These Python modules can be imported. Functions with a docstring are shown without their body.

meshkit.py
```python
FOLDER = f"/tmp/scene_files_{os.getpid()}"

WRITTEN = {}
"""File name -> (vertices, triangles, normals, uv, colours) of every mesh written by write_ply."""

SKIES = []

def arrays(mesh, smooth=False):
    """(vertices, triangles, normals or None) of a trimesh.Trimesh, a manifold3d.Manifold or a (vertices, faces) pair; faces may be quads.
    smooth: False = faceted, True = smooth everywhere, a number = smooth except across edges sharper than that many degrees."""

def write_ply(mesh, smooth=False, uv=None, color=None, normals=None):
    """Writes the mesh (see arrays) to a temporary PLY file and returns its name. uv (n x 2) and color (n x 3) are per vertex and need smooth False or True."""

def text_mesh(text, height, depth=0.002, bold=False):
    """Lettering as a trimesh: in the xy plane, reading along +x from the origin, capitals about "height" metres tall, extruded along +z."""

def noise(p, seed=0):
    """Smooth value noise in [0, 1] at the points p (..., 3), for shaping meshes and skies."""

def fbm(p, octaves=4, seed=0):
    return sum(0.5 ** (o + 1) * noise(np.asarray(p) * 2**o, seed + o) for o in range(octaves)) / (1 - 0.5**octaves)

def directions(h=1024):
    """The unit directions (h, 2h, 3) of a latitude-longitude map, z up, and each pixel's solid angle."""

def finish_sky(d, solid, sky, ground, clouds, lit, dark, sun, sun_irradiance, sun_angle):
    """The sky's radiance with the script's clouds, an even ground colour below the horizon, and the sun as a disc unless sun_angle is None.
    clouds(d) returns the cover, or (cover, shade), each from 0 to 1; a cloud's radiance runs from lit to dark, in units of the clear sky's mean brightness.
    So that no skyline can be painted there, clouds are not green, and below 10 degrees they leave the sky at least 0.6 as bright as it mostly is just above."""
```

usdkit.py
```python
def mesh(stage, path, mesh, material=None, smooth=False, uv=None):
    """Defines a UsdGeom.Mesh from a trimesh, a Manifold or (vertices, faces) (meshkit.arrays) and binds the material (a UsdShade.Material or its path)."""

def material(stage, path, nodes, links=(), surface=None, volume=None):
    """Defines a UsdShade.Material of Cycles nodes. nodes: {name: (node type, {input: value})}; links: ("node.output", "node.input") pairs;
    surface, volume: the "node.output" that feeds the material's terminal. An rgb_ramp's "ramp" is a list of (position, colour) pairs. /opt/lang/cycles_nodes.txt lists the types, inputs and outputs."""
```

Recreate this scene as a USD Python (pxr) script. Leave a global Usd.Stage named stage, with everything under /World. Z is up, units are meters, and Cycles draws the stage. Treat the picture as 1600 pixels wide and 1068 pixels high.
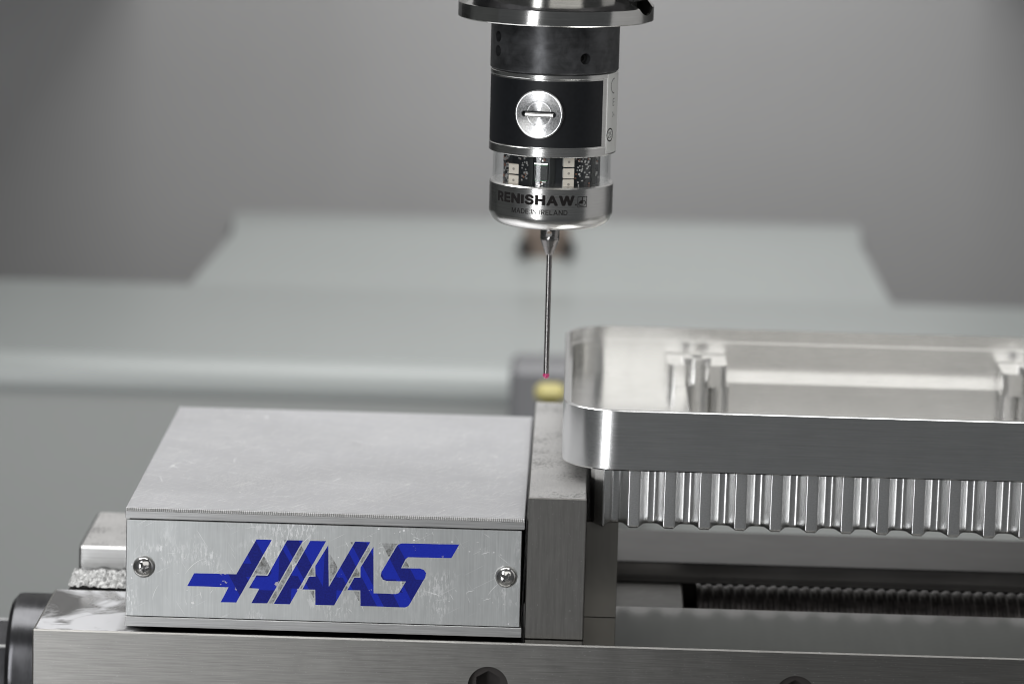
import math, random, numpy as np, trimesh, shapely
from shapely import affinity
from shapely.geometry import Polygon, box as sbox, Point
from shapely.ops import unary_union
import manifold3d as m3
from manifold3d import Manifold, CrossSection
import usdkit, meshkit
from pxr import Usd, UsdGeom, UsdLux, UsdShade, Gf, Sdf

random.seed(7); np.random.seed(7)
rng = np.random.default_rng(7)
stage = Usd.Stage.CreateInMemory()
UsdGeom.SetStageUpAxis(stage, 'Z'); UsdGeom.SetStageMetersPerUnit(stage, 1.0)
UsdGeom.Xform.Define(stage, '/World'); UsdGeom.Scope.Define(stage, '/World/Looks')

# ------------------------------------------------------------------ camera
# all sizes below are millimetres with z measured from the top of the vise carriage; TABLE is the machine table's height there
S, TABLE = 0.001, -113.7
def W(p):
    p = np.asarray(p, float)
    return (p - [0, 0, TABLE]) * S
def rot(yaw, pitch, roll):
    y, p, r = np.radians([yaw, pitch, roll])
    rx = lambda a: np.array([[1, 0, 0], [0, np.cos(a), -np.sin(a)], [0, np.sin(a), np.cos(a)]])
    rz = lambda a: np.array([[np.cos(a), -np.sin(a), 0], [np.sin(a), np.cos(a), 0], [0, 0, 1]])
    return rz(y) @ rx(np.pi / 2 - p) @ rz(r)
CAM = np.array([48.206, -1194.71, 271.447])
M = np.eye(4); M[:3, :3] = rot(0.8784, 10.2266, 1.4925).T; M[3, :3] = W(CAM)
cam = UsdGeom.Camera.Define(stage, '/World/camera')
cam.AddTransformOp().Set(Gf.Matrix4d(*M.ravel().tolist()))
cam.CreateHorizontalApertureAttr(36.0); cam.CreateVerticalApertureAttr(24.0)
cam.CreateFocalLengthAttr(36.0 * 6151.2 / 1600)
cam.CreateFStopAttr(10.8); cam.CreateFocusDistanceAttr(1.225)
cam.CreateClippingRangeAttr(Gf.Vec2f(0.05, 100.0))
cam.CreateExposureAttr(0.0)

# ------------------------------------------------------------------ light
dome = UsdLux.DomeLight.Define(stage, '/World/unseen_room_light')  # even dim light from all around, for the unseen surroundings
usdkit.material(stage, '/World/Looks/unseen_surround', {'b': ('background_shader', {'color': (0.93, 0.97, 1.0), 'strength': 0.085})}, surface='b.background')
UsdShade.MaterialBindingAPI.Apply(dome.GetPrim()).Bind(UsdShade.Material.Get(stage, '/World/Looks/unseen_surround'))
def lamp(name, pos, aim, w, h, intensity, color=(1, 1, 1)):
    l = UsdLux.RectLight.Define(stage, '/World/' + name)
    pos, aim = W(pos), W(aim)
    z = pos - aim; z /= np.linalg.norm(z)
    up = np.array([0, 0, 1.0]) if abs(z[2]) < 0.95 else np.array([0, 1.0, 0])
    x = np.cross(up, z); x /= np.linalg.norm(x); y = np.cross(z, x)
    m = np.eye(4); m[0, :3], m[1, :3], m[2, :3], m[3, :3] = x, y, z, pos
    l.AddTransformOp().Set(Gf.Matrix4d(*m.ravel().tolist()))
    l.CreateWidthAttr(w); l.CreateHeightAttr(h); l.CreateIntensityAttr(intensity); l.CreateColorAttr(Gf.Vec3f(*color))
    return l
lamp('unseen_strip_lamp', (-720, -1500, 250), (40, 0, 60), 0.26, 2.2, 8.5, (0.97, 0.98, 1.0))  # out of view, gives the tall streaks on the turned steel
lamp('unseen_front_lamp', (480, -1750, 840), (60, 0, 60), 1.7, 1.1, 1.25, (1.0, 0.99, 0.96))  # out of view, brightens the tray inside and the right-hand bands
lamp('unseen_ceiling_lamp', (-160, 220, 1100), (-60, 200, 0), 1.4, 0.8, 5.2, (1.0, 1.0, 0.99))  # out of view overhead, lights the top faces and back wall

# ------------------------------------------------------------------ materials
LOOK = {}
def nodes_mat(name, nodes, links, surface='p.BSDF'):
    LOOK[name] = usdkit.material(stage, '/World/Looks/' + name, nodes, links, surface=surface)
    return LOOK[name]
def metal(name, base, rough, streak=(60, 900, 900), amount=0.25, rvar=0.12, bump=0.15, blotch=0.15, blotch_scale=45, specks=0.0, dark=(0.12, 0.12, 0.12),
          scratches=0.0, scratch_col=(0.85, 0.85, 0.86), metallic=1.0, speck_scale=700, aniso=0.0, scuffs=0.0, right_shade=0.0):
    """Worked metal: machining streaks, cloudy wear, dark specks and light scratches."""
    b = np.array(base)
    n = {'g': ('geometry', {}),
         'ms': ('mapping', {'scale': streak}), 'ns': ('noise_texture', {'scale': 1.0, 'detail': 4, 'roughness': 0.6}),
         'nb': ('noise_texture', {'scale': blotch_scale, 'detail': 5, 'roughness': 0.62, 'distortion': 0.4}),
         'cs': ('map_range', {'from_min': 0.3, 'from_max': 0.7, 'to_min': 1 - amount, 'to_max': 1 + amount, 'clamp': True}),
         'cb': ('map_range', {'from_min': 0.3, 'from_max': 0.7, 'to_min': 1 - blotch, 'to_max': 1 + blotch, 'clamp': True}),
         'mm': ('math', {'math_type': 'multiply'}),
         'col': ('vector_math', {'math_type': 'scale', 'vector1': tuple(b)}),
         'rs': ('map_range', {'from_min': 0.25, 'from_max': 0.75, 'to_min': max(0.03, rough - 0.3 * rvar), 'to_max': rough + 0.3 * rvar, 'clamp': True}),
         'bp': ('bump', {'strength': bump, 'distance': 0.0002}),
         'p': ('principled_bsdf', {'metallic': metallic, 'anisotropic': aniso})}
    l = [('g.position', 'ms.vector'), ('ms.vector', 'ns.vector'), ('g.position', 'nb.vector'), ('ns.fac', 'cs.value'), ('nb.fac', 'cb.value'),
         ('cs.result', 'mm.value1'), ('cb.result', 'mm.value2'), ('mm.value', 'col.scale'), ('ns.fac', 'rs.value'), ('rs.result', 'p.roughness'),
         ('ns.fac', 'bp.height'), ('bp.normal', 'p.normal')]
    out = 'col.vector'
    if specks:
        n |= {'nk': ('noise_texture', {'scale': speck_scale, 'detail': 3, 'roughness': 0.6}), 'nk2': ('noise_texture', {'scale': 60, 'detail': 3}),
              'ka': ('math', {'math_type': 'multiply'}), 'kr': ('map_range', {'from_min': 0.62 - specks, 'from_max': 0.70 - specks, 'to_min': 0, 'to_max': 0.75, 'clamp': True, 'range_type': 'linear'}),
              'kx': ('math', {'math_type': 'multiply_add', 'value2': 0.55, 'value3': 0.0}), 'ky': ('math', {'math_type': 'add'}),
              'mk': ('mix_color', {'b': dark})}
        l += [('g.position', 'nk.vector'), ('g.position', 'nk2.vector'), ('nk2.fac', 'kx.value1'), ('nk.fac', 'ka.value1'), ('kx.value', 'ky.value1'), ('ka.value', 'ky.value2'),
              ('ky.value', 'kr.value'), ('kr.result', 'mk.fac'), (out, 'mk.a')]
        n['ka'] = ('math', {'math_type': 'multiply', 'value2': 0.55})
        out = 'mk.result'
    if right_shade:  # lessening light toward the right put into the colour, with mottling
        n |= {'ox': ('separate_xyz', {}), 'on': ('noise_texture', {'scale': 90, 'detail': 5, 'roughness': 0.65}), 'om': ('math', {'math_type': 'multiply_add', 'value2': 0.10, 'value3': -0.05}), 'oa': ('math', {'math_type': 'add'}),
              'of': ('map_range', {'from_min': -0.03, 'from_max': 0.11, 'to_min': 1.0, 'to_max': right_shade, 'clamp': True}), 'oc': ('vector_math', {'math_type': 'scale'})}
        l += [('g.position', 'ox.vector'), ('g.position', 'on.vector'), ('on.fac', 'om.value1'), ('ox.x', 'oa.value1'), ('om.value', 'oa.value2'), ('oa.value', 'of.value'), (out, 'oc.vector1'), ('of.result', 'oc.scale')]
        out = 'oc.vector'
    if scuffs:
        n |= {'fa': ('noise_texture', {'scale': 38, 'detail': 3, 'roughness': 0.55}), 'fm': ('mapping', {'scale': (1400, 1400, 420)}), 'fb': ('noise_texture', {'scale': 1.0, 'detail': 3, 'roughness': 0.7}),
              'fr': ('map_range', {'from_min': 0.50, 'from_max': 0.62, 'clamp': True}), 'fs': ('map_range', {'from_min': 0.50, 'from_max': 0.60, 'to_max': scuffs, 'clamp': True}), 'fx': ('math', {'math_type': 'multiply'}), 'fc': ('mix_color', {'b': (0.93, 0.93, 0.93)})}
        l += [('g.position', 'fa.vector'), ('g.position', 'fm.vector'), ('fm.vector', 'fb.vector'), ('fa.fac', 'fr.value'), ('fb.fac', 'fs.value'), ('fr.result', 'fx.value1'), ('fs.result', 'fx.value2'), ('fx.value', 'fc.fac'), (out, 'fc.a')]
        out = 'fc.result'
    if scratches:
        for i, (ang, sc) in enumerate(((0.5, (55, 2600, 2600)), (-1.0, (70, 2200, 2200)), (1.9, (90, 3000, 3000)))):
            n |= {f'sm{i}': ('mapping', {'rotation': (0.0, 0.0, ang) if name != 'plate_aluminium' else (0.0, ang, 0.0)}), f'sq{i}': ('mapping', {'scale': sc, 'location': (i * 3.1, i * 1.7, 0.0)}), f'sn{i}': ('noise_texture', {'scale': 1.0, 'detail': 2, 'roughness': 0.7, 'distortion': 0.15}),
                  f'sr{i}': ('map_range', {'from_min': 0.755 - scratches, 'from_max': 0.80 - scratches, 'to_min': 0, 'to_max': 0.8, 'clamp': True}), f'sx{i}': ('mix_color', {'b': scratch_col})}
            l += [('g.position', f'sm{i}.vector'), (f'sm{i}.vector', f'sq{i}.vector'), (f'sq{i}.vector', f'sn{i}.vector'), (f'sn{i}.fac', f'sr{i}.value'), (f'sr{i}.result', f'sx{i}.fac'), (out, f'sx{i}.a')]
            out = f'sx{i}.result'
    l.append((out, 'p.base_color'))
    return nodes_mat(name, n, l)
def plain(name, col, rough=0.5, metallic=0.0, var=0.06, scale=30, **kw):
    return nodes_mat(name, {'g': ('geometry', {}), 'n': ('noise_texture', {'scale': scale, 'detail': 4}), 'm': ('map_range', {'from_min': 0.3, 'from_max': 0.7, 'to_min': 1 - var, 'to_max': 1 + var}),
                            'c': ('vector_math', {'math_type': 'scale', 'vector1': col}), 'p': ('principled_bsdf', {'roughness': rough, 'metallic': metallic, **kw})},
                     [('g.position', 'n.vector'), ('n.fac', 'm.value'), ('m.result', 'c.scale'), ('c.vector', 'p.base_color')])

metal('top_aluminium', (0.70, 0.70, 0.72), 0.40, streak=(900, 40, 500), amount=0.02, rvar=0.04, bump=0.012, blotch=0.10, blotch_scale=11, scratches=0.115, scratch_col=(1, 1, 1), metallic=0.7, scuffs=0.45)
metal('plate_aluminium', (0.62, 0.635, 0.63), 0.40, streak=(2500, 2500, 80), amount=0.06, rvar=0.06, bump=0.03, blotch=0.07, blotch_scale=45, scratches=0.068, scratch_col=(0.9, 0.9, 0.9), scuffs=0.9)
metal('edge_aluminium', (0.58, 0.58, 0.575), 0.36, streak=(40, 2500, 2500), amount=0.10, bump=0.06, blotch=0.05)
metal('body_steel', (0.46, 0.45, 0.43), 0.34, streak=(60, 1500, 2500), amount=0.12, rvar=0.05, bump=0.05, blotch=0.03, blotch_scale=140, scratches=0.06, scratch_col=(0.7, 0.7, 0.7), right_shade=0.5)  # darker right end is weaker light put into the colour
nodes_mat('rail_steel', {'g': ('geometry', {}), 'x': ('separate_xyz', {}), 'm': ('mapping', {'scale': (500, 40, 500)}), 'n': ('noise_texture', {'scale': 1.0, 'detail': 4}),
    'w': ('noise_texture', {'scale': 40, 'detail': 4, 'roughness': 0.6, 'distortion': 1.0}), 'e': ('map_range', {'from_min': -0.080, 'from_max': -0.092, 'clamp': True}),
    't': ('map_range', {'from_min': 0.42, 'from_max': 0.56, 'to_min': 0.25, 'to_max': 1.0, 'clamp': True}), 'k': ('math', {'math_type': 'multiply'}),
    'v': ('map_range', {'from_min': 0.3, 'from_max': 0.7, 'to_min': 0.95, 'to_max': 1.05}), 'c': ('vector_math', {'math_type': 'scale', 'vector1': (0.25, 0.245, 0.235)}),
    'q': ('mix_color', {'b': (0.74, 0.74, 0.76)}), 'r': ('map_range', {'to_min': 0.075, 'to_max': 0.55}), 'd': ('map_range', {'to_min': 1.0, 'to_max': 0.75}), 'p': ('principled_bsdf', {'metallic': 1.0})},
    [('g.position', 'm.vector'), ('m.vector', 'n.vector'), ('g.position', 'w.vector'), ('g.position', 'x.vector'), ('x.x', 'e.value'), ('w.fac', 't.value'), ('e.result', 'k.value1'), ('t.result', 'k.value2'),
     ('n.fac', 'v.value'), ('v.result', 'c.scale'), ('c.vector', 'q.a'), ('k.value', 'q.fac'), ('q.result', 'p.base_color'), ('k.value', 'r.value'), ('r.result', 'p.roughness'), ('k.value', 'd.value'), ('d.result', 'p.metallic')])
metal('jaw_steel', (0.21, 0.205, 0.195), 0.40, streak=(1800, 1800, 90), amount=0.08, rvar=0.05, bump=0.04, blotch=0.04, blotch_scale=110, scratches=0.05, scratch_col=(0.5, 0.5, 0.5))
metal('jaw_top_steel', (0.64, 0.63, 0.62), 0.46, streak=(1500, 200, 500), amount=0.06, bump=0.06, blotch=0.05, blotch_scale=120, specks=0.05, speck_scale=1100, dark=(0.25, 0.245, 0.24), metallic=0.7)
metal('step_steel', (0.25, 0.242, 0.225), 0.42, streak=(1500, 1500, 80), amount=0.025, bump=0.02, blotch=0.06)
metal('rear_steel', (0.19, 0.185, 0.18), 0.38, streak=(60, 1500, 2500), amount=0.10, rvar=0.05, bump=0.04, blotch=0.10, blotch_scale=60)
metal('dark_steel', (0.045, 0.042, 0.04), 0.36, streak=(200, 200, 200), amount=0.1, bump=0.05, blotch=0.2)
metal('screw_thread_steel', (0.20, 0.185, 0.18), 0.34, streak=(100, 300, 300), amount=0.15, bump=0.05, blotch=0.3, blotch_scale=150)
metal('black_oxide', (0.085, 0.085, 0.09), 0.24, streak=(300, 60, 60), amount=0.1, bump=0.04, blotch=0.2, metallic=0.85)
metal('collar_black', (0.06, 0.061, 0.064), 0.36, streak=(100, 100, 700), amount=0.05, rvar=0.16, bump=0.02, blotch=0.55, blotch_scale=170, metallic=0.5)
metal('turned_steel', (0.62, 0.615, 0.60), 0.21, streak=(60, 60, 3500), amount=0.08, rvar=0.03, bump=0.10, blotch=0.04)
metal('flange_steel', (0.58, 0.575, 0.56), 0.13, streak=(60, 60, 2500), amount=0.08, rvar=0.04, bump=0.04, blotch=0.08)
metal('battery_cap_aluminium', (0.74, 0.74, 0.74), 0.26, streak=(1500, 1500, 1500), amount=0.06, bump=0.04, blotch=0.05)
metal('tray_aluminium', (0.80, 0.80, 0.79), 0.21, streak=(60, 2500, 2500), amount=0.035, rvar=0.03, bump=0.03, blotch=0.04, blotch_scale=80)
metal('tray_inner_aluminium', (0.88, 0.875, 0.86), 0.2, streak=(120, 120, 2000), amount=0.04, rvar=0.04, bump=0.03, blotch=0.04, blotch_scale=70)
metal('flute_aluminium', (0.80, 0.80, 0.795), 0.27, streak=(1500, 1500, 3000), amount=0.04, rvar=0.03, bump=0.04, blotch=0.05)
metal('foil_aluminium', (0.42, 0.42, 0.415), 0.5, streak=(800, 800, 800), amount=0.1, bump=0.2, blotch=0.1, metallic=0.6)
metal('stylus_steel', (0.34, 0.325, 0.32), 0.22, streak=(200, 200, 2000), amount=0.05, bump=0.02, blotch=0.05)
metal('screw_head_steel', (0.62, 0.61, 0.60), 0.17, streak=(400, 400, 400), amount=0.08, bump=0.05, blotch=0.1, blotch_scale=400)
plain('black_label', (0.008, 0.009, 0.011), 0.45, var=0.2, scale=900, specular_ior_level=0.3)
plain('white_label', (0.70, 0.70, 0.68), 0.4)
plain('ink', (0.018, 0.016, 0.016), 0.7, specular_ior_level=0.1)
plain('faint_ink', (0.22, 0.22, 0.215), 0.5)
plain('engraved_dark', (0.05, 0.044, 0.042), 0.4, metallic=0.4)
plain('hole_black', (0.01, 0.01, 0.01), 0.6)
plain('circuit_board', (0.012, 0.014, 0.017), 0.35)
plain('led_cream', (0.95, 0.87, 0.76), 0.35)
plain('led_centre', (0.45, 0.41, 0.36), 0.4)
plain('solder', (0.75, 0.74, 0.72), 0.25, metallic=0.6)
plain('chip_black', (0.006, 0.008, 0.007), 0.4)
plain('chip_green', (0.10, 0.26, 0.14), 0.35)
plain('copper_component', (0.30, 0.14, 0.09), 0.35)
plain('wall_paint', (0.55, 0.545, 0.545), 0.45, var=0.03, scale=4)
plain('pale_paint', (0.46, 0.485, 0.475), 0.28, var=0.02, scale=5)
plain('skirt_paint', (0.47, 0.485, 0.47), 0.42, var=0.02, scale=5)
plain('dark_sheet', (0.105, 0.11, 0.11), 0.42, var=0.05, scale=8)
plain('brown_plastic', (0.20, 0.155, 0.125), 0.5)
plain('post_grey', (0.25, 0.25, 0.26), 0.5)
plain('yellow_plastic', (0.60, 0.53, 0.20), 0.45)
metal('table_iron', (0.30, 0.30, 0.29), 0.4, blotch=0.2)
# blue foil of the emblem: a few chips show bare metal
nodes_mat('blue_foil', {'g': ('geometry', {}), 'n': ('noise_texture', {'scale': 160, 'detail': 6, 'roughness': 0.65}), 'n2': ('noise_texture', {'scale': 2500, 'detail': 2}),
                        'r': ('map_range', {'from_min': 0.635, 'from_max': 0.65, 'clamp': True}), 'a': ('mix_color', {'a': (0.010, 0.022, 0.40), 'b': (0.016, 0.038, 0.52)}),
                        'c': ('mix_color', {'b': (0.55, 0.52, 0.60)}), 'p': ('principled_bsdf', {'roughness': 0.45, 'metallic': 0.0, 'specular_ior_level': 0.15})},
          [('g.position', 'n.vector'), ('g.position', 'n2.vector'), ('n.fac', 'r.value'), ('n2.fac', 'a.fac'), ('a.result', 'c.a'), ('r.result', 'c.fac'), ('c.result', 'p.base_color')])
nodes_mat('blue_foil_dark', {'g': ('geometry', {}), 'n': ('noise_texture', {'scale': 1800, 'detail': 3}), 'a': ('mix_color', {'a': (0.008, 0.008, 0.12), 'b': (0.016, 0.028, 0.34)}),
                             'p': ('principled_bsdf', {'roughness': 0.45, 'metallic': 0.0, 'specular_ior_level': 0.15})}, [('g.position', 'n.vector'), ('n.fac', 'a.fac'), ('a.result', 'p.base_color')])
nodes_mat('residue', {'g': ('geometry', {}), 'n': ('noise_texture', {'scale': 900, 'detail': 5, 'roughness': 0.7}), 'r': ('map_range', {'from_min': 0.35, 'from_max': 0.62, 'clamp': True}),
                      'a': ('mix_color', {'a': (0.15, 0.15, 0.145), 'b': (0.52, 0.53, 0.53)}), 'p': ('principled_bsdf', {'roughness': 0.45, 'metallic': 0.9})},
          [('g.position', 'n.vector'), ('n.fac', 'r.value'), ('r.result', 'a.fac'), ('a.result', 'p.base_color')])
# knurled edge: fine ticks along x
nodes_mat('ticked_edge', {'g': ('geometry', {}), 'w': ('wave_texture', {'wave_type': 'bands', 'bands_direction': 'x', 'scale': 480, 'distortion': 0.2, 'detail': 1, 'detail_scale': 1}),
                          'a': ('mix_color', {'a': (0.34, 0.34, 0.335), 'b': (0.74, 0.73, 0.72)}), 'u': ('noise_texture', {'scale': 260, 'detail': 3}), 'um': ('math', {'math_type': 'multiply_add', 'value2': 0.9, 'value3': -0.45}), 'ua': ('math', {'math_type': 'add', 'use_clamp': True}), 'b': ('bump', {'strength': 0.5, 'distance': 0.0002}), 'p': ('principled_bsdf', {'roughness': 0.35, 'metallic': 1.0})},
          [('g.position', 'w.vector'), ('g.position', 'u.vector'), ('u.fac', 'um.value1'), ('um.value', 'ua.value1'), ('w.fac', 'ua.value2'), ('ua.value', 'a.fac'), ('a.result', 'p.base_color'), ('w.fac', 'b.height'), ('b.normal', 'p.normal')])
# clear ring: see-through pane that mirrors at a slant
nodes_mat('clear_ring', {'t': ('transparent_bsdf', {'color': (0.98, 0.985, 0.985)}), 'g': ('glossy_bsdf', {'color': (1, 1, 1), 'roughness': 0.03}), 'f': ('layer_weight', {'blend': 0.5}), 'pw': ('math', {'math_type': 'power', 'value2': 4.0}), 'ad': ('math', {'math_type': 'multiply_add', 'value2': 0.45, 'value3': 0.025}), 'm': ('mix_closure', {})},
          [('f.facing', 'pw.value1'), ('pw.value', 'ad.value1'), ('ad.value', 'm.fac'), ('t.BSDF', 'm.closure1'), ('g.BSDF', 'm.closure2')], surface='m.closure')
nodes_mat('ruby', {'p': ('principled_bsdf', {'base_color': (0.85, 0.06, 0.28), 'roughness': 0.04, 'ior': 1.76, 'transmission_weight': 0.55})}, [])

# ------------------------------------------------------------------ naming
used = {}
def numbered(parent, name):
    k = (parent, name); used[k] = used.get(k, -1) + 1
    return name if used[k] == 0 else f'{name}_{used[k]:03d}'
def tag(prim, label=None, cat=None, group=None, kind=None):
    for k, v in (('label', label), ('category', cat), ('group', group), ('kind', kind)):
        if v: prim.SetCustomDataByKey(k, v)
    return prim
def thing(name, label, cat, group=None, kind=None):
    path = '/World/' + numbered('/World', name)
    return tag(UsdGeom.Xform.Define(stage, path).GetPrim(), label, cat, group, kind)
def obj(name, mesh, mat, parent=None, smooth=30, label=None, cat=None, group=None, kind=None):
    base = str(parent.GetPath()) if parent else '/World'
    if hasattr(mesh, 'to_mesh'):
        mm = mesh.to_mesh(); mesh = trimesh.Trimesh(mm.vert_properties[:, :3], mm.tri_verts, process=False)
    if isinstance(mesh, (list, tuple)): mesh = trimesh.util.concatenate([tm(x) for x in mesh])
    mesh = mesh.copy(); mesh.vertices = W(mesh.vertices)
    p = usdkit.mesh(stage, base + '/' + numbered(base, name), mesh, LOOK[mat], smooth=smooth).GetPrim()
    return tag(p, label, cat, group, kind)
def tm(m):
    if hasattr(m, 'to_mesh'):
        mm = m.to_mesh(); return trimesh.Trimesh(mm.vert_properties[:, :3], mm.tri_verts, process=False)
    return m

# ------------------------------------------------------------------ shapes
def cbox(x0, x1, y0, y1, z0, z1, c=0.3):
    """A box whose edges are chamfered by c, as a manifold."""
    pts = []
    for sx, ix in ((x0, 1), (x1, -1)):
        for sy, iy in ((y0, 1), (y1, -1)):
            for sz, iz in ((z0, 1), (z1, -1)):
                pts += [(sx, sy + iy * c, sz + iz * c), (sx + ix * c, sy, sz + iz * c), (sx + ix * c, sy + iy * c, sz)]
    return Manifold.hull_points(np.array(pts))
def cyl(r, p0, p1, n=48, r2=None):
    p0, p1 = np.array(p0, float), np.array(p1, float)
    d = p1 - p0; h = np.linalg.norm(d); d /= h
    m = Manifold.cylinder(h, r, r if r2 is None else r2, n)
    T = trimesh.geometry.align_vectors([0, 0, 1], d); T[:3, 3] = p0
    return m.transform(T[:3, :])
def lathe(prof, cx, cy, n=128):
    """prof: (r, z) from bottom to top, closed on the axis or as a ring."""
    prof = np.array(prof, float)
    a = np.arange(n) * 2 * np.pi / n
    v = np.stack([cx + prof[:, None, 0] * np.sin(a), cy - prof[:, None, 0] * np.cos(a), np.repeat(prof[:, 1:], n, 1)], -1).reshape(-1, 3)
    k = len(prof); f = []
    for i in range(k - 1):
        for j in range(n):
            p, q = i * n + j, i * n + (j + 1) % n
            f += [(p, q, q + n), (p, q + n, p + n)]
    return trimesh.Trimesh(v, f, process=False)
def extrude(poly, z0, z1):
    m = trimesh.creation.extrude_polygon(poly, z1 - z0, engine='earcut'); m.apply_translation((0, 0, z0)); return m
def mani(t):
    t = t.copy(); t.merge_vertices()
    return Manifold(m3.Mesh(np.asarray(t.vertices, np.float32), np.asarray(t.faces, np.uint32)))
def rrect(x0, x1, y0, y1, r, n=14):
    return sbox(x0 + r, y0 + r, x1 - r, y1 - r).buffer(r, quad_segs=n)
def loft(poly, levels):
    """Stacks the outline, shrunk by each level's offset: levels = [(z, offset)]."""
    ring = np.array(poly.exterior.coords)[:-1]
    if not poly.exterior.is_ccw: ring = ring[::-1]
    e0 = ring - np.roll(ring, 1, 0); e1 = np.roll(ring, -1, 0) - ring
    n0 = np.c_[-e0[:, 1], e0[:, 0]] / np.linalg.norm(e0, axis=1)[:, None]; n1 = np.c_[-e1[:, 1], e1[:, 0]] / np.linalg.norm(e1, axis=1)[:, None]
    nn = n0 + n1; nn /= np.maximum(np.einsum('ij,ij->i', nn, n0), 0.35)[:, None]
    n = len(ring)
    v = np.vstack([np.c_[ring + nn * o, np.full(n, z)] for z, o in levels]); f = []
    for k in range(len(levels) - 1):
        for j in range(n):
            p, q = k * n + j, k * n + (j + 1) % n
            f += [(p, q, q + n), (p, q + n, p + n)]
    cv, cf = trimesh.creation.triangulate_polygon(Polygon(ring), engine='earcut')
    from scipy.spatial import cKDTree
    idx = cKDTree(ring).query(cv)[1]
    cf = idx[np.asarray(cf)]
    a = ring[cf]; s = np.cross(a[:, 1] - a[:, 0], a[:, 2] - a[:, 0]); cf[s < 0] = cf[s < 0][:, ::-1]
    f += [tuple(t[::-1]) for t in cf] + [tuple(t + (len(levels) - 1) * n) for t in cf]
    return trimesh.Trimesh(v, f, process=False)
def profile_x(yz, x0, x1):
    """A section in the y-z plane drawn out along x."""
    m = trimesh.creation.extrude_polygon(Polygon(yz), x1 - x0, engine='earcut')
    v = m.vertices.copy(); m.vertices = np.c_[x0 + v[:, 2], v[:, 0], v[:, 1]]
    m.fix_normals(); return m
def flat_y(poly, y, depth=0.06):
    """A shape given in (x, z), laid on a front face at y and standing depth proud of it."""
    out = []
    for g in getattr(poly, 'geoms', [poly]):
        if g.is_empty or g.area < 0.012 or g.geom_type != 'Polygon': continue
        m = trimesh.creation.extrude_polygon(g, depth, engine='earcut'); v = m.vertices.copy()
        m.vertices = np.c_[v[:, 0], y - v[:, 2], v[:, 1]]; out.append(m)
    m = trimesh.util.concatenate(out); return m

# ================================================================== background: the machine's chamber
wall = obj('back_wall', cbox(-1300, 1300, 1200, 1260, -500, 900, 1), 'wall_paint', kind='structure')
obj('unseen_shade_box', cbox(-759, -215, 830, 1199, 83, 620, 4), 'wall_paint', kind='structure')  # boxes out of view overhead, placed to shade the back wall's left side
obj('unseen_shade_box', cbox(-759, -235, 470, 829, 112, 620, 4), 'wall_paint', kind='structure')
obj('unseen_shade_box', cbox(285, 759, 830, 1199, 96, 620, 4), 'wall_paint', kind='structure')  # boxes out of view overhead, placed to shade the wall's right side
obj('unseen_shade_box', cbox(300, 759, 470, 829, 125, 620, 4), 'wall_paint', kind='structure')
obj('unseen_side_wall', cbox(-790, -760, -250, 1199, -500, 900, 1), 'dark_sheet', kind='structure')  # out of view, gives the metal dark reflections on the left
obj('unseen_side_wall', cbox(760, 790, -250, 1199, -500, 900, 1), 'wall_paint', kind='structure')  # out of view, gives the metal pale reflections on the right
cover = thing('way_cover', 'pale grey sheet metal cover with a raised middle behind the vise', 'machine cover')
nose = [(668 + 14 * math.cos(t), -88.5 + 14 * math.sin(t)) for t in np.linspace(math.radians(200), math.radians(97), 12)]
obj('sloping_top', profile_x(nose + [(802, -63.5), (806, -66), (806, -300), (802, -300), (800, -70), (690, -80), (690, -88)], -900, 900), 'pale_paint', cover)
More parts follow.
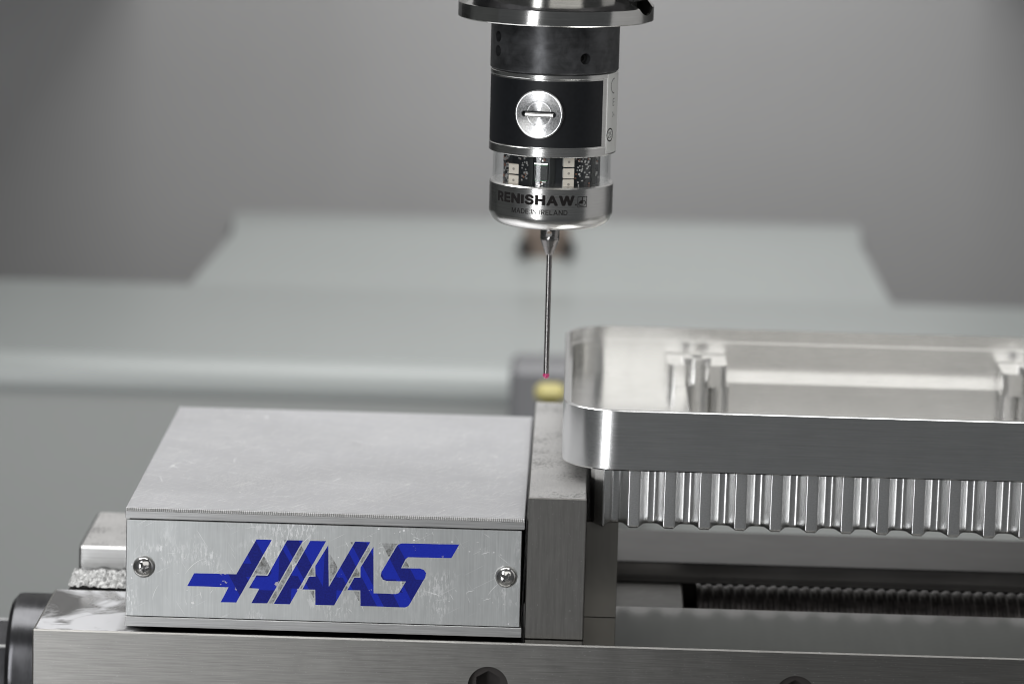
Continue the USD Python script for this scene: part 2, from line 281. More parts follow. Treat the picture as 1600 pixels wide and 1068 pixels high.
obj('front_skirt', profile_x([(655.4, -520), (661, -520), (661, -92), (655.4, -92)], -900, 900), 'skirt_paint', cover)
def slab(xz, y0, y1):
    m = trimesh.creation.extrude_polygon(Polygon(xz), y1 - y0, engine='earcut'); v = m.vertices.copy()
    m.vertices = np.c_[v[:, 0], y0 + v[:, 2], v[:, 1]]; m.fix_normals(); return m
hv = [(-149, -63.6, 802), (213.5, -66, 802), (200.5, -45.0, 876), (-133.5, -47.5, 876), (201.5, -39.5, 899), (-135.5, -41.5, 899), (201.5, -42, 930), (-135.5, -44, 930), (214, -80, 930), (-149, -80, 930)]
hm = trimesh.Trimesh([(a, c, b) for a, b, c in hv], [(0, 1, 2), (0, 2, 3), (3, 2, 4), (3, 4, 5), (5, 4, 6), (5, 6, 7), (7, 6, 8), (7, 8, 9), (1, 8, 2), (2, 8, 4), (4, 8, 6), (0, 3, 9), (3, 5, 9), (5, 7, 9), (0, 9, 8), (0, 8, 1)], process=False)
obj('raised_hood', hm, 'pale_paint', cover, smooth=60)
fx = thing('pipe_clamp', 'small brown blurred clamp on the cover directly behind the stylus holder', 'clamp')
obj('block', cbox(21, 46, 850, 874, -54, -37, 1), 'brown_plastic', fx)
obj('bolt', cyl(3.4, (22, 842, -46), (22, 853, -46), 20), 'hole_black', fx); obj('bolt', cyl(3.4, (45, 842, -46), (45, 853, -46), 20), 'hole_black', fx)
pst = thing('grey_post', 'dark grey blurred post standing behind the vise jaw', 'post')
obj('column', cbox(20, 68, 600, 640, -520, -64.3, 3), 'post_grey', pst)
kn = thing('yellow_cap', 'flat yellow plastic cap just behind the top of the steel jaw', 'cap')
obj('cap', cbox(33, 46.2, 493, 507, -60, -52.8, 2.4), 'yellow_plastic', kn); obj('stem', cyl(3, (39.3, 500, -520), (39.3, 500, -59.9), 20), 'dark_steel', kn)
obj('machine_table', cbox(-420, 560, -140, 200, -150, TABLE, 1), 'table_iron', kind='structure')

# ================================================================== the vise base
vise = thing('machine_vise', 'ground steel vise base with two bolt holes in its front face', 'vise')
X0, X1, ZB = -117.5, 330.0, -38.7
YF, YA, YB2, YR = -4.0, 48.4, 111.2, 160.0
def bolt_hole(m, x, z):
    return m - cyl(6.3, (x, -6, z), (x, 10, z), 64) - cyl(6.3, (x, -4.001, z), (x, -3.4, z), 64, r2=6.3)
rail = cbox(X0, X1, YF, YA, TABLE + 0.05, ZB, 0.45)
HOLES = [(25.2, -52.7), (121.2, -52.7), (217.2, -52.7)]
for x, z in HOLES: rail = bolt_hole(rail, x, z)
rt = tm(rail)
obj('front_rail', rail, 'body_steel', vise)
obj('rail_top', cbox(X0 + 0.8, X1 - 1, YF + 0.75, YA - 0.6, ZB - 0.5, ZB + 0.03, 0.02), 'rail_steel', vise, label='smooth ground top of the front rail')
obj('rear_rail', cbox(X0, X1, YB2, YR, TABLE + 0.05, ZB, 0.45), 'rear_steel', vise)
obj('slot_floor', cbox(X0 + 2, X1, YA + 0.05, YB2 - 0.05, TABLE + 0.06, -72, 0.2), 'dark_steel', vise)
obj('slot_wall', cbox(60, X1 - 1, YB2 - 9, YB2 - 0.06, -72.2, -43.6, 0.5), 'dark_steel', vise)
for x, z in HOLES[:2]:
    b = (cyl(6.26, (x, -1.2, z), (x, 9.9, z), 48) - cyl(4.3, (x, -1.3, z), (x, 6, z), 6)) 
    s = obj('cap_screw', b, 'engraved_dark', vise, label=None)
# lead screw
n_t, n_a = 900, 40
xs = np.linspace(92, 326, n_t); aa = np.arange(n_a) * 2 * np.pi / n_a
ph = (xs[:, None] / 3.6 - aa[None] / (2 * np.pi)) % 1
rr = 12.4 + 0.55 * np.clip(np.minimum(ph, 1 - ph) * 5 - 0.7, 0, 1)
vv = np.stack([np.repeat(xs[:, None], n_a, 1), 80 + rr * np.cos(aa), -51.5 + rr * np.sin(aa)], -1).reshape(-1, 3)
i, j = np.meshgrid(np.arange(n_t - 1), np.arange(n_a), indexing='ij'); j2 = (j + 1) % n_a
q = np.stack([i * n_a + j, i * n_a + j2, (i + 1) * n_a + j2, (i + 1) * n_a + j], -1).reshape(-1, 4)
ls = trimesh.Trimesh(vv, np.vstack([q[:, [0, 1, 2]], q[:, [0, 2, 3]]]), process=False); ls.invert() if ls.volume < 0 else None
obj('lead_screw', ls, 'screw_thread_steel', vise, smooth=40)
obj('screw_nut', cbox(58, 88, 62, 103, -66, -44, 0.5), 'body_steel', vise)
obj('bearing_housing', lathe([(0, 0), (22.2, 0), (24, 1.6), (24.2, 3), (24.2, 18), (0, 18)], 0, 0, 96).apply_transform(np.array([[0, 0, 1, -134.5], [1, 0, 0, 74], [0, 1, 0, -71.5], [0, 0, 0, 1.0]])), 'black_oxide', vise)
hx = trimesh.creation.cylinder(15.5, 60, sections=6); hx.apply_transform(trimesh.transformations.rotation_matrix(math.radians(20), [0, 0, 1]))
hx.apply_transform(np.array([[0, 0, 1, -164], [1, 0, 0, 72], [0, 1, 0, -71.5], [0, 0, 0, 1.0]]))
obj('hex_drive', hx, 'black_oxide', vise, smooth=False)
for k in range(6):
    e = hx.vertices[(hx.vertices[:, 0] < -170)]; r_ = np.hypot(e[:, 1] - 72, e[:, 2] + 71.5)
    e = e[r_ > 14]; e = e[np.argsort(np.arctan2(e[:, 2] + 71.5, e[:, 1] - 72))]
    y_, z_ = e[k, 1], e[k, 2]
    obj('edge_glint', cyl(0.55, (-193.5, y_ * .997 + 72 * .003, z_), (-134.6, y_ * .997 + 72 * .003, z_), 10), 'edge_aluminium', vise, label='bright strip on the hexagonal drive, an edge highlight put in as shape')  # edge highlight put in as thin bright rods
# swarf strip at the open end of the slot
gx, gy = np.meshgrid(np.linspace(-113.5, -88, 46), np.linspace(50.5, 69, 24), indexing='ij')
gx[1:-1, 1:-1] += rng.uniform(-.25, .25, gx[1:-1, 1:-1].shape); gy[1:-1, 1:-1] += rng.uniform(-.35, .35, gy[1:-1, 1:-1].shape)
gz = -38.3 + 2.4 * meshkit.fbm(np.stack([gx, gy, 0 * gx], -1) * 0.8, 4, 3) + 1.2 * np.minimum(1, (gy - 50.5) / 6) - 1.0
gv = np.stack([gx, gy, gz], -1).reshape(-1, 3); nj = 24
i, j = np.meshgrid(np.arange(45), np.arange(23), indexing='ij'); a0 = i * nj + j
gf = np.concatenate([np.stack([a0, a0 + nj, a0 + nj + 1], -1).reshape(-1, 3), np.stack([a0, a0 + nj + 1, a0 + 1], -1).reshape(-1, 3)])
base = cbox(-113.6, -87.9, 50.4, 69.1, -72, -39.5, 0.3)
sw = thing('swarf_strip', 'strip of crumpled glittering metal chips in the open end of the vise slot', 'metal chips', kind='stuff')
obj('chip_crust', trimesh.Trimesh(gv, gf, process=False), 'foil_aluminium', sw, smooth=False); obj('packed_chips', base, 'dark_steel', sw)
gb = thing('guide_block', 'grey steel guide block behind the left end of the carriage', 'steel block')
obj('block', cbox(-112.5, -60, 70.2, 122, -46, -29.3, 0.8), 'edge_aluminium', gb)
obj('block_top', cbox(-111.5, -61, 71.2, 121, -30, -29.24, 0.05), 'jaw_top_steel', gb, label='matt stained top face')

# ================================================================== carriage with the name plate
car = thing('vise_carriage', 'scratched aluminium vise carriage with blue lettering on its front plate', 'vise carriage')
L, Rr, D = -89.1, 35.35, 163.0
obj('top_plate', cbox(L, Rr, 0.45, D, -3.3, 0, 0.25), 'top_aluminium', car)
ed = trimesh.Trimesh([(L + .3, 0.44, -0.05), (Rr - .3, 0.44, -0.05), (Rr - .3, 0.0, -0.85), (L + .3, 0.0, -0.85), (L + .3, 1.5, 0.015), (Rr - .3, 1.5, 0.015), (L + .3, 1.5, -0.85), (Rr - .3, 1.5, -0.85)],
                     [(3, 2, 1), (3, 1, 0), (0, 1, 5), (0, 5, 4), (4, 5, 7), (4, 7, 6), (6, 7, 2), (6, 2, 3), (0, 4, 6), (0, 6, 3), (1, 2, 7), (1, 7, 5)], process=False)
obj('ticked_edge', ed, 'ticked_edge', car, smooth=False)
obj('top_lip', cbox(L, Rr, 0.0, 3.0, -3.3, -0.87, 0.12), 'edge_aluminium', car)
obj('core', cbox(L + 1.2, Rr - 0.6, 2.6, D - 1, -37.6, -3.35, 0.1), 'dark_steel', car)
obj('bottom_lip', cbox(L + 0.1, Rr - 0.2, 0.0, D - .5, -37.9, -34.75, 0.15), 'edge_aluminium', car)
obj('side_plate', cbox(L + 0.15, L + 1.3, 1.0, D - 1.2, -34.7, -3.4, 0.1), 'edge_aluminium', car)
plate = obj('name_plate', cbox(L + 0.35, Rr - 0.9, 0.55, 2.55, -34.6, -3.75, 0.12), 'plate_aluminium', car)
PY = 0.55
def pan_screw(x, z, a):
    dome = lathe([(0, -0.4), (3.35, -0.4), (3.5, -0.1), (3.45, 0.35), (3.1, 1.1), (2.5, 1.65), (1.6, 2.05), (0.7, 2.2), (0, 2.22)], 0, 0, 48)
    dm = mani(dome)
    for k in (0, 90):
        dm = dm - cbox(-1.85, 1.85, -0.42, 0.42, 0.9, 3, 0.05).rotate((0, 0, k))
    dm = dm - Manifold.cylinder(1.6, 0.3, 0.9, 12).translate((0, 0, 1.0))
    return dm.rotate((0, 0, a)).rotate((90, 0, 0)).translate((x, PY - 0.05, z))
for x, z, a in ((-83.3, -18.75, 20), (29.9, -18.55, 55)):
    obj('pan_head_screw', pan_screw(x, z, a), 'screw_head_steel', car)
# scratches and nicks: thin bright marks lying on the metal
def marks(n_line, n_dot, x0, x1, y0, y1, lmax, wmax, seed, spread=1.2):
    g, out = np.random.default_rng(seed), []
    def cluster_pt():
        if g.random() < 0.5: return g.uniform(x0, x1), g.uniform(y0, y1)
        k = g.integers(len(cl)); return np.clip(cl[k][0] + g.normal(0, (x1 - x0) * .07), x0, x1), np.clip(cl[k][1] + g.normal(0, (y1 - y0) * .07), y0, y1)
    cl = [(g.uniform(x0, x1), g.uniform(y0, y1)) for _ in range(5)]
    for _ in range(n_line):
        x, y = cluster_pt(); a = g.normal(0.9, spread); b = g.normal(0, 0.05); L = lmax * g.random() ** 2.2 + 0.6; w = wmax * g.uniform(.35, 1)
        m = 7; t = np.linspace(0, 1, m); an = a + b * L * t; px = x + np.cumsum(np.cos(an)) * L / m; py = y + np.cumsum(np.sin(an)) * L / m
        if px.min() < x0 or px.max() > x1 or py.min() < y0 or py.max() > y1: continue
        ww = w * np.sin(np.pi * (0.06 + 0.88 * t)) / 2
        out.append(Polygon(np.r_[np.c_[px - ww * np.sin(an), py + ww * np.cos(an)], np.c_[px + ww * np.sin(an), py - ww * np.cos(an)][::-1]]))
    for _ in range(n_dot):
        x, y = cluster_pt(); r = 0.34 * g.random() ** 3 + 0.1
        out.append(affinity.rotate(affinity.scale(Point(x, y).buffer(r, quad_segs=2), 1, g.uniform(.5, 1.6)), g.uniform(0, 180)))
    return unary_union([o.buffer(0) for o in out])
nodes_mat('bright_scratch', {'p': ('principled_bsdf', {'base_color': (0.97, 0.97, 0.97), 'roughness': 0.6, 'metallic': 0.0})}, [])
mk = marks(46, 60, L + 3, Rr - 3, 3, D - 4, 16, 0.30, 5)
obj('scratch', trimesh.util.concatenate([extrude(g_, 0.0, 0.012) for g_ in mk.geoms]), 'bright_scratch', car, smooth=False, kind='stuff')
mk = marks(70, 55, L + 2, Rr - 3, -33.8, -4.5, 9, 0.16, 9)
obj('scratch', flat_y(affinity.scale(mk, 1, 1), 0.55, 0.008), 'bright_scratch', car, smooth=False, kind='stuff')
# emblem lettering, outlines in a 1/6.67 px grid
def K(pts, dx=0): return Polygon([(x + dx, -y) for x, y in pts])
L1 = K([(150, 437), (590, 447), (805, 88), (965, 92), (582, 740), (420, 737), (505, 582), (75, 570)])
L2 = K([(1125, 95), (1290, 97), (905, 748), (740, 746), (825, 597), (718, 590), (800, 457), (915, 462)])
L3 = K([(1365, 101), (1530, 103), (1140, 757), (975, 752)])
L4 = K([(218, 145), (218, 575), (498, 108), (655, 112), (270, 767), (75, 762), (75, 605), (-58, 603), (15, 470), (80, 470), (80, 360)], 1333)
L5 = K([(688, 160), (683, 640), (915, 648), (945, 638), (1022, 518), (820, 512), (780, 498), (760, 462), (768, 420), (930, 155), (950, 135), (985, 125), (1580, 135), (1497, 275), (1045, 268),
        (1018, 290), (972, 380), (1165, 383), (1208, 397), (1232, 430), (1222, 475), (1065, 740), (1045, 770), (1010, 787), (545, 772), (545, 612), (410, 608), (485, 480), (548, 480), (550, 375)], 1333)
# grid -> plate: the outline slants with the photograph's roll, taken out here
def to_plate(g):
    g = affinity.skew(affinity.rotate(g, 1.55, origin=(1500, -430)), xs=-0.35, origin=(1500, -430))
    k = 124.5 / 622 / 6.667
    # grid point (1500,-430) sits at photo px (505, 894.5)
    return affinity.translate(affinity.scale(affinity.translate(g, -1500, 430), k, k * 1.032, origin=(0, 0)), -27.0, -19.0)
letters = [to_plate(g) for g in (L1, L2, L3, L4, L5)]
logo = unary_union(letters)
mx = -27.0
ghost = affinity.translate(affinity.scale(logo, -1, 1, origin=(mx, -19)), 1.5, 0)
for g in letters:
    e = obj('letter', flat_y(g, PY, 0.03), 'blue_foil', plate, smooth=False)
dk = logo.buffer(-0.02).intersection(ghost)
obj('worn_tone', flat_y(dk, PY - 0.03, 0.012), 'blue_foil_dark', plate, smooth=False)
res = ghost.difference(logo.buffer(0.35)).buffer(-0.15).buffer(0.15)
res = [g for k, g in enumerate(getattr(res, 'geoms', [res])) if -50 < g.centroid.x < 6 and g.area < 22]
obj('residue_patch', flat_y(unary_union(res), PY, 0.01), 'residue', plate, smooth=False)

# ================================================================== jaws
jaw = thing('vise_jaw', 'tall dark steel jaw plate between the carriage and the tray', 'vise jaw')
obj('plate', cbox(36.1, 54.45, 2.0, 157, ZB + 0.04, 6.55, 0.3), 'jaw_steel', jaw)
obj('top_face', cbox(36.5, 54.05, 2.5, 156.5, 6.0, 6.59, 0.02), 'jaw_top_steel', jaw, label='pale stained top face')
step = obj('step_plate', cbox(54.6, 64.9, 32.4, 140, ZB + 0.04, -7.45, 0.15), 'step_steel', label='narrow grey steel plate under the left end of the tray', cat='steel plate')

# ================================================================== milled tray
tray = thing('milled_tray', 'bright machined aluminium tray with fluted lower wall clamped above the vise', 'machined part')
TX0, TX1, TY0, TY1, TT, TM, TB = 46.17, 266.0, 20.5, 175.0, 31.25, 11.9, -7.4
FZ = 14.65
fl = mani(loft(rrect(TX0, TX1, TY0, TY1, 18.1, 20), [(TM, 0.45), (TM + 0.45, 0), (TT - 0.3, 0), (TT, 0.3)]))
fl = fl - mani(extrude(rrect(TX0 + 1.5, TX1 - 1.5, TY0 + 1.5, TY1 - 1.5, 16.6, 20), 26.6, 40)) - mani(extrude(rrect(TX0 + 2.6, TX1 - 2.6, TY0 + 2.6, TY1 - 2.6, 15.5, 20), FZ, 40)) \
    - mani(extrude(rrect(88.6, 245.5, TY0 + 14, TY1 - 14, 6, 12), 4, FZ + 0.5))
ft = tm(fl)
# inside and outside finish are told apart by which way the face looks
c = ft.triangles_center; nrm = ft.face_normals
def inside(c, n):
    cen = np.array([np.clip(c[:, 0], TX0 + 20, TX1 - 20), np.clip(c[:, 1], TY0 + 20, TY1 - 20)]).T
    d = c[:, :2] - cen
    return ((np.einsum('ij,ij->i', d, n[:, :2]) < -0.2) | ((n[:, 2] > 0.9) & (c[:, 2] < TT - 0.5)))
ins = inside(c, nrm)
obj('rim_wall', ft.submesh([np.where(~ins)[0]], append=True), 'tray_aluminium', tray)
obj('inner_wall', ft.submesh([np.where(ins)[0]], append=True), 'tray_inner_aluminium', tray)
# fluted lower wall
def side(n, p0, along, out, pitch=11.26, w=7.5, depth=7.2):
    """Groove outlines along one side."""
    gs = []
    for k in range(n):
        s = p0 + k * pitch
        g = Polygon([(s - 0.35, 3), (s, 0), (s + 2.2, -depth), (s + w - 2.2, -depth), (s + w, 0), (s + w + 0.35, 3)]).buffer(-1.3, quad_segs=8).buffer(1.3, quad_segs=8)
        gs.append(g)
    return unary_union(gs)
bx0, bx1, by0, by1 = 55.7, 256.5, 24.6, 170.9
outl = Polygon([(bx0, by0 + 9), (bx0 + 1.2, by0 + 4), (bx0 + 4.1, by0), (bx1 - 4, by0), (bx1, by0 + 8), (bx1, by1 - 8), (bx1 - 4, by1), (bx0 + 4, by1), (bx0, by1 - 8)])
gr = side(18, 60.1, None, None)
front = affinity.translate(affinity.scale(gr, 1, -1, origin=(0, 0)), 0, by0)
back = affinity.translate(gr, 0, by1)
outl = outl.difference(front).difference(back)
outl = outl.buffer(-0.5, quad_segs=5).buffer(1.0, quad_segs=5).buffer(-0.5, quad_segs=5)
outl = shapely.segmentize(outl.simplify(0.01), 3.0)
fb = mani(loft(outl, [(TB, 0.9), (TB + 0.3, 0.45), (TB + 0.7, 0.12), (TB + 1.1, 0), (TM - 0.02, 0)]))
fb = fb - mani(extrude(rrect(88.6, bx1 - 11, TY0 + 14, TY1 - 14, 6), -4, 30))
bt = tm(fb); cav = rrect(88.6, bx1 - 11, TY0 + 14, TY1 - 14, 6).buffer(0.15)
isin = shapely.contains_xy(cav, bt.triangles_center[:, 0], bt.triangles_center[:, 1]) & (bt.triangles_center[:, 2] > TB + 0.5)
obj('fluted_wall', bt.submesh([np.where(~isin)[0]], append=True), 'flute_aluminium', tray, smooth=35)
obj('cavity_wall', bt.submesh([np.where(isin)[0]], append=True), 'tray_inner_aluminium', tray, smooth=35)
def boss(x, y):
    s = mani(extrude(unary_union([sbox(x - 10.4, y - 4, x + 10.4, y + 14.2), Point(x - 7.3, y - 4).buffer(3.1), Point(x + 7.3, y - 4).buffer(3.1), sbox(x - 7.3, y - 7.1, x + 7.3, y)]), FZ + 0.05, 22.4))
    s = s - cyl(4.3, (x, y - 8.6, FZ - 1), (x, y - 8.6, 30), 24)
    s = s + cyl(5.0, (x, y - 1, -3.9), (x, y - 1, 24.4), 40) + cyl(3.25, (x - 8.1, y - 1, -3.9), (x - 8.1, y - 1, FZ + 0.05), 28) + cyl(3.25, (x + 8.1, y - 1, -3.9), (x + 8.1, y - 1, FZ + 0.05), 28)
    return s - cyl(2.2, (x, y - 1, 10), (x, y - 1, 30), 24)
for x in (92.1, 208.7): obj('screw_boss', boss(x, 157.3), 'tray_inner_aluminium', tray)

# ================================================================== tool holder and probe
PX, PYc = 40.35, 50.0
holder = thing('tool_holder', 'polished steel tool holder flange at the top with a black collar below', 'tool holder')
fp = [(0, 151.45), (30.6, 151.45), (31.0, 151.8), (31.0, 156.2), (30.8, 156.45), (26.6, 160.6), (26.6, 163), (31, 167.5), (31, 172), (0, 172)]
flm = mani(lathe(fp, PX, PYc, 192))
sl = trimesh.creation.cylinder(8.0, 40, sections=48)
slot = mani(sl).rotate((0, 90, 0)).scale((1, 1, 1.0))
slot = (slot + cbox(-20, 20, -8, 8, 0, 40, 0.01)).translate((39, 0, 0)).rotate((0, 0, -22)).translate((PX, PYc, 162.0))
obj('flange', flm - slot, 'flange_steel', holder)
obj('slot_shade', ((slot ^ flm) - (slot ^ flm).translate((0, 0, 0.35))) if False else cyl(25.8, (PX, PYc, 155.6), (PX, PYc, 171.5), 64), 'hole_black', holder, label='black core that puts the shade into the drive slot')  # black core: darkness of the slot put in as colour
cp = [(0, 135.35), (19.9, 135.35), (20.4, 135.85), (20.4, 151.1), (20.2, 151.4), (0, 151.4)]
def around(phi, r, z): return np.array([PX + r * math.sin(phi), PYc - r * math.cos(phi), z])
clm = mani(lathe(cp, PX, PYc, 160))
hs = [(math.radians(28.5), 140.5), (math.radians(-61), 141.5), (math.radians(-61), 146)]
for a, z in hs: clm = clm - cyl(1.75, around(a, 15, z), around(a, 22, z), 28)
obj('collar', clm, 'collar_black', holder)
for a, z in hs: obj('grub_screw', cyl(1.7, around(a, 15.2, z), around(a, 17.8, z), 24) - cyl(0.9, around(a, 17, z), around(a, 18, z), 6), 'hole_black', holder)

spin = thing('spindle_nose', 'dark machine spindle out of view above the tool holder, with the drive key in its slot', 'machine spindle')
obj('nose', lathe([(0, 173), (44, 173), (47, 176), (47, 190), (60, 205), (60, 330), (0, 330)], PX, PYc, 96), 'black_oxide', spin)  # out of view, keeps the overhead lamp off the flange flank
obj('drive_key', cbox(25.5, 29.0, -7.2, 7.2, 158.5, 173.0, 0.3).rotate((0, 0, -22)).translate((PX, PYc, 0)), 'hole_black', spin)  # black key fills the slot so that it looks dark

probe = thing('touch_probe', 'steel touch probe with glass ring and ruby tipped stylus under the tool holder', 'touch probe')
obj('body', lathe([(0, 109.35), (20.0, 109.35), (20.2, 109.55), (20.2, 112.0), (20.05, 112.2), (20.05, 133.8), (20.2, 134.0), (20.2, 135.1), (20.0, 135.3), (0, 135.3)], PX, PYc, 160), 'turned_steel', probe)
def wrap(a0, a1, z0, z1, r0, r1, n=60):
    a = np.linspace(a0, a1, n); pts = []
    v, f = [], []
    for t in a:
        s, c = math.sin(t), math.cos(t)
        v += [(PX + r * s, PYc - r * c, z) for r, z in ((r0, z0), (r1, z0), (r1, z1), (r0, z1))]
    for i in range(n - 1):
        for k in range(4):
            p, q = i * 4 + k, i * 4 + (k + 1) % 4
            f += [(p, p + 4, q + 4), (p, q + 4, q)]
    e = (n - 1) * 4
    f += [(0, 1, 2), (0, 2, 3), (e, e + 2, e + 1), (e, e + 3, e + 2)]
    m = trimesh.Trimesh(v, f, process=False); m.fix_normals(); return m
obj('black_label', wrap(math.radians(-150), math.radians(50.5), 112.5, 133.35, 19.9, 20.12, 120), 'black_label', probe)
wl = obj('white_label', wrap(math.radians(57), math.radians(128), 110.0, 135.1, 19.9, 20.34, 60), 'white_label', probe)
def ring_text(mesh, length, height, r, phi, z, turn=0.0):
    """Lays flat lettering round the probe's cylinder, centred at angle phi and height z."""
    m = mesh.copy(); b = m.bounds
    v = m.vertices - (b[0] + b[1]) / 2; ext = b[1] - b[0]
    v = v * [length / ext[0], height / ext[1], 1]; v[:, 2] = (v[:, 2] - v[:, 2].min())
    if turn: 
        c_, s_ = math.cos(turn), math.sin(turn); v = np.c_[v[:, 0] * c_ - v[:, 1] * s_, v[:, 0] * s_ + v[:, 1] * c_, v[:, 2]]
    v, f = trimesh.remesh.subdivide_to_size(v, m.faces, 0.7, max_iter=8)
    a = phi + v[:, 0] / r; rr = r + np.where(v[:, 2] > v[:, 2].max() / 2, 0.02, -0.05)
    return trimesh.Trimesh(np.c_[PX + rr * np.sin(a), PYc - rr * np.cos(a), z + v[:, 1]], f, process=False)
def line(text, grow, gap, iw=0.27):
    x, out = 0.0, []
    for ch in text:
        if ch == ' ': x += 0.42; continue
        if ch == 'I': g = sbox(0, 0, iw, 1.0)
        else:
            m = meshkit.text_mesh(ch, 1.0, bold=True); t = m.triangles[m.face_normals[:, 2] > 0.9][:, :, :2]
            g = unary_union([Polygon(q).buffer(1e-4) for q in t]).buffer(grow, join_style=2).simplify(0.005)
        b = g.bounds; out.append(affinity.translate(g, x - b[0], 0)); x += b[2] - b[0] + gap
    return shape_mesh(unary_union(out))
def shape_mesh(poly):
    return trimesh.util.concatenate([trimesh.creation.extrude_polygon(g, 0.05, engine='earcut') for g in getattr(poly, 'geoms', [poly])])
# white label: half seen certification marks, a circle with 25
arc = Point(0, 0).buffer(2.6).difference(Point(0, 0).buffer(2.15)).intersection(sbox(-3, -3, 0.4, 3))
R9 = 20.34
obj('printed_mark', ring_text(shape_mesh(arc), 2.6, 5.0, R9, math.radians(66), 131.2), 'faint_ink', wl, smooth=False)
obj('printed_mark', ring_text(meshkit.text_mesh('E', 2), 1.4, 2.4, R9, math.radians(69), 126), 'faint_ink', wl, smooth=False)
obj('printed_mark', ring_text(meshkit.text_mesh('14', 2), 1.9, 1.6, R9, math.radians(69), 122.2), 'faint_ink', wl, smooth=False)
obj('printed_mark', ring_text(shape_mesh(Point(0, 0).buffer(2.15).difference(Point(0, 0).buffer(1.75))), 4.3, 4.3, R9, math.radians(63), 115.8), 'ink', wl, smooth=False)
obj('printed_mark', ring_text(meshkit.text_mesh('25', 2), 2.1, 1.9, R9, math.radians(63), 115.8), 'ink', wl, smooth=False)
# battery cap, turned in about the probe's axis
ba, bz = math.radians(-12.2), 123.0
bc = [(0, -3), (7.4, -3), (7.7, -2.7), (7.7, 0.30), (7.3, 0.55), (4.3, 0.34), (4.0, 0.28), (3.85, 0.05)] + [(3.8 - 0.1 * k, 0.05 + 0.024 * (k % 2)) for k in range(38)] + [(0, 0.05)]
bc = bc[:5] + [(7.2 - 0.1 * k, 0.55 - 0.07 * (0.1 * k) + 0.024 * (k % 2)) for k in range(28)] + bc[5:]
bm = mani(lathe(bc, 0, 0, 96))
sg = unary_union([sbox(-4.6, -0.95, 4.6, 0.95), Point(-4.6, 0).buffer(0.95), Point(4.6, 0).buffer(0.95)])
bm = bm - mani(extrude(sg, -1.2, 3))
Tc = np.eye(4)[:3]; ux = np.array([math.cos(ba), math.sin(ba), 0]); un = np.array([math.sin(ba), -math.cos(ba), 0])
T = np.c_[ux, [0, 0, 1], un, around(ba, 20.4, bz)]
bcap = obj('battery_cap', bm.transform(T), 'battery_cap_aluminium', probe, smooth=5)
obj('slot_glint_bar', (cyl(0.85, (-4.5, -0.35, -0.75), (4.5, -0.35, -0.75), 24) ^ mani(extrude(sg.buffer(-0.04), -1.6, 0.2))).transform(T), 'solder', bcap)  # bright rounded bar: reflection of the slot floor put into the shape
# glass ring and board
obj('glass_ring', lathe([(18.1, 99.7), (18.8, 99.7), (18.8, 109.4), (18.1, 109.4), (18.1, 99.7)], PX, PYc, 128), 'clear_ring', probe)
pcb = obj('circuit_board', lathe([(0, 99.5), (15.4, 99.5), (15.4, 109.34), (0, 109.34)], PX, PYc, 20), 'circuit_board', probe, smooth=False)
def chip(a, z, w, h, t, tilt=0.0, r=15.2, c=0.06):
    m = cbox(-w / 2, w / 2, -t, 0.3, -h / 2, h / 2, c)
    return m.rotate((0, 0, math.degrees(a + tilt))).translate(tuple(around(a, r, z)))
led = []
for a, z, tilt in ((-50, 104.3, 24), (-50, 100.7, 24), (20.5, 107.5, -8), (20.5, 103.9, -8), (20.5, 100.4, -8)):
    a_, t_ = math.radians(a), math.radians(tilt)
    l_ = obj('light_emitter', chip(a_, z, 3.5, 3.15, 0.75, t_), 'led_cream', pcb)
    p_ = around(a_, 15.2, z); nd = np.array([math.sin(a_ + t_), -math.cos(a_ + t_), 0])
    obj('lens_dot', cyl(0.42, p_ + nd * 0.6, p_ + nd * 0.775, 16), 'led_centre', pcb)
    obj('solder_pad', chip(a_ - math.radians(6.6), z, 0.45, 2.6, 0.5, t_), 'solder', pcb)
obj('sensor_chip', chip(math.radians(-12), 103.9, 4.4, 4.6, 0.7), 'chip_black', pcb)
obj('solder_bar', chip(math.radians(-12), 106.75, 4.4, 0.5, 0.6), 'solder', pcb); obj('trace_strip', chip(math.radians(-12), 106.3, 4.2, 0.3, 0.72), 'chip_green', pcb); obj('trace_strip', chip(math.radians(-12), 101.45, 4.2, 0.22, 0.6), 'chip_green', pcb)
dots, cop, blk = [], [], []
def cluster(a0, a1, z0, z1, n, big=0.0):
    for _ in range(n):
        a = math.radians(rng.uniform(a0, a1)); z = rng.uniform(z0, z1)
        m = tm(chip(a, z, rng.uniform(.28, .6) + big, rng.uniform(.3, .62) + big, 0.35, c=0.03))
        (dots if rng.random() < 0.68 else cop if rng.random() < 0.5 else blk).append(m)
cluster(-70, -62, 100.2, 109, 26); cluster(-38, -29, 100.2, 109.2, 34); cluster(-50, -30, 107.6, 109.2, 9); cluster(-17, -8, 107.4, 108.8, 5, .15)
cluster(-19, -7, 99.9, 101.1, 12); cluster(29, 52, 100, 109.2, 58); cluster(62, 74, 101, 108.8, 14, .3); cluster(-82, -70, 100.5, 109, 10, .3)
obj('small_component', trimesh.util.concatenate(dots), 'solder', pcb, smooth=False, kind='stuff'); obj('copper_component', trimesh.util.concatenate(cop), 'copper_component', pcb, smooth=False, kind='stuff')
obj('black_component', trimesh.util.concatenate(blk), 'chip_black', pcb, smooth=False, kind='stuff')
obj('board_post', [wrap(math.radians(-27), math.radians(-21.5), 99.6, 109.3, 15, 15.9, 6), wrap(math.radians(-2), math.radians(4), 99.6, 109.3, 15, 15.8, 6), wrap(math.radians(54), math.radians(61), 99.6, 109.3, 15, 15.9, 6)], 'chip_black', pcb)
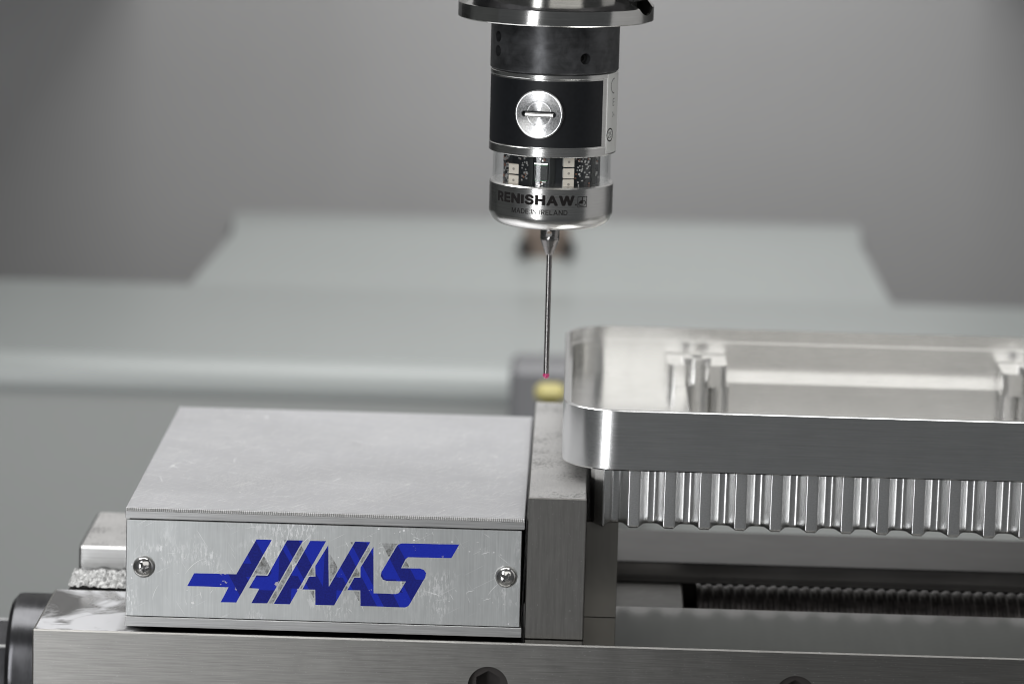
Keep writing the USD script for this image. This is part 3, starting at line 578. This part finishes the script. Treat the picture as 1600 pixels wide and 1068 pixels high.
# lower cap
arcp = [(15.05 + 4.7 * math.sin(t), 90.5 - 4.7 * math.cos(t)) for t in np.linspace(0, math.pi / 2, 16)]
cap = obj('lower_cap', lathe([(0, 85.8)] + arcp + [(19.75, 99.3), (19.3, 99.75), (17.7, 99.8), (0, 99.8)], PX, PYc, 180), 'turned_steel', probe)
RC = 19.75
obj('lettering', ring_text(line('RENISHAW', 0.05, 0.09, 0.30), 27.6, 3.3, RC, math.radians(-17.6), 95.8), 'ink', cap, smooth=False)
obj('lettering', ring_text(meshkit.text_mesh('.', 1, bold=True), 0.6, 0.6, RC, math.radians(24), 94.5), 'ink', cap, smooth=False)
obj('lettering', ring_text(line('MADE IN IRELAND', -0.01, 0.16, 0.17), 18.6, 1.6, RC, math.radians(-11), 92.0), 'ink', cap, smooth=False)
sq = sbox(-1.7, -1.7, 1.7, 1.7).difference(sbox(-1.52, -1.52, 1.52, 1.52))
el = affinity.rotate(affinity.scale(Point(0, 0).buffer(1), 1.4, 0.85), 15)
em = unary_union([sq, affinity.translate(el.difference(affinity.scale(el, .82, .78)), 0, -.45), sbox(-.16, -.3, .16, 1.6), affinity.translate(affinity.scale(el, .95, .9), 0, -.15).intersection(sbox(-1.5, -.55, 0.2, .5))])
em = em.difference(affinity.translate(affinity.scale(el, .5, .3), 0.05, -.95))
obj('emblem', ring_text(shape_mesh(em), 3.4, 3.4, RC, math.radians(30.5), 95.3), 'ink', cap, smooth=False)
# stylus
sty = obj('stylus_holder', mani(lathe([(0, 75.7), (1.1, 75.7), (1.35, 75.9), (3.1, 80.4), (3.2, 81), (3.2, 85.9), (0, 85.9)], PX, PYc, 10)).rotate((0, 0, 0)) - cyl(0.95, (PX - .2, PYc - 5, 82.7), (PX - .2, PYc + 5, 82.7), 20), 'stylus_steel', probe, smooth=40)
obj('stem', cyl(0.87, (PX, PYc, 36.9), (PX, PYc, 75.8), 32), 'stylus_steel', sty)
rb = trimesh.creation.icosphere(3, 1.08); rb.apply_translation((PX, PYc, 36.35))
obj('ruby_ball', rb, 'ruby', sty, smooth=True)
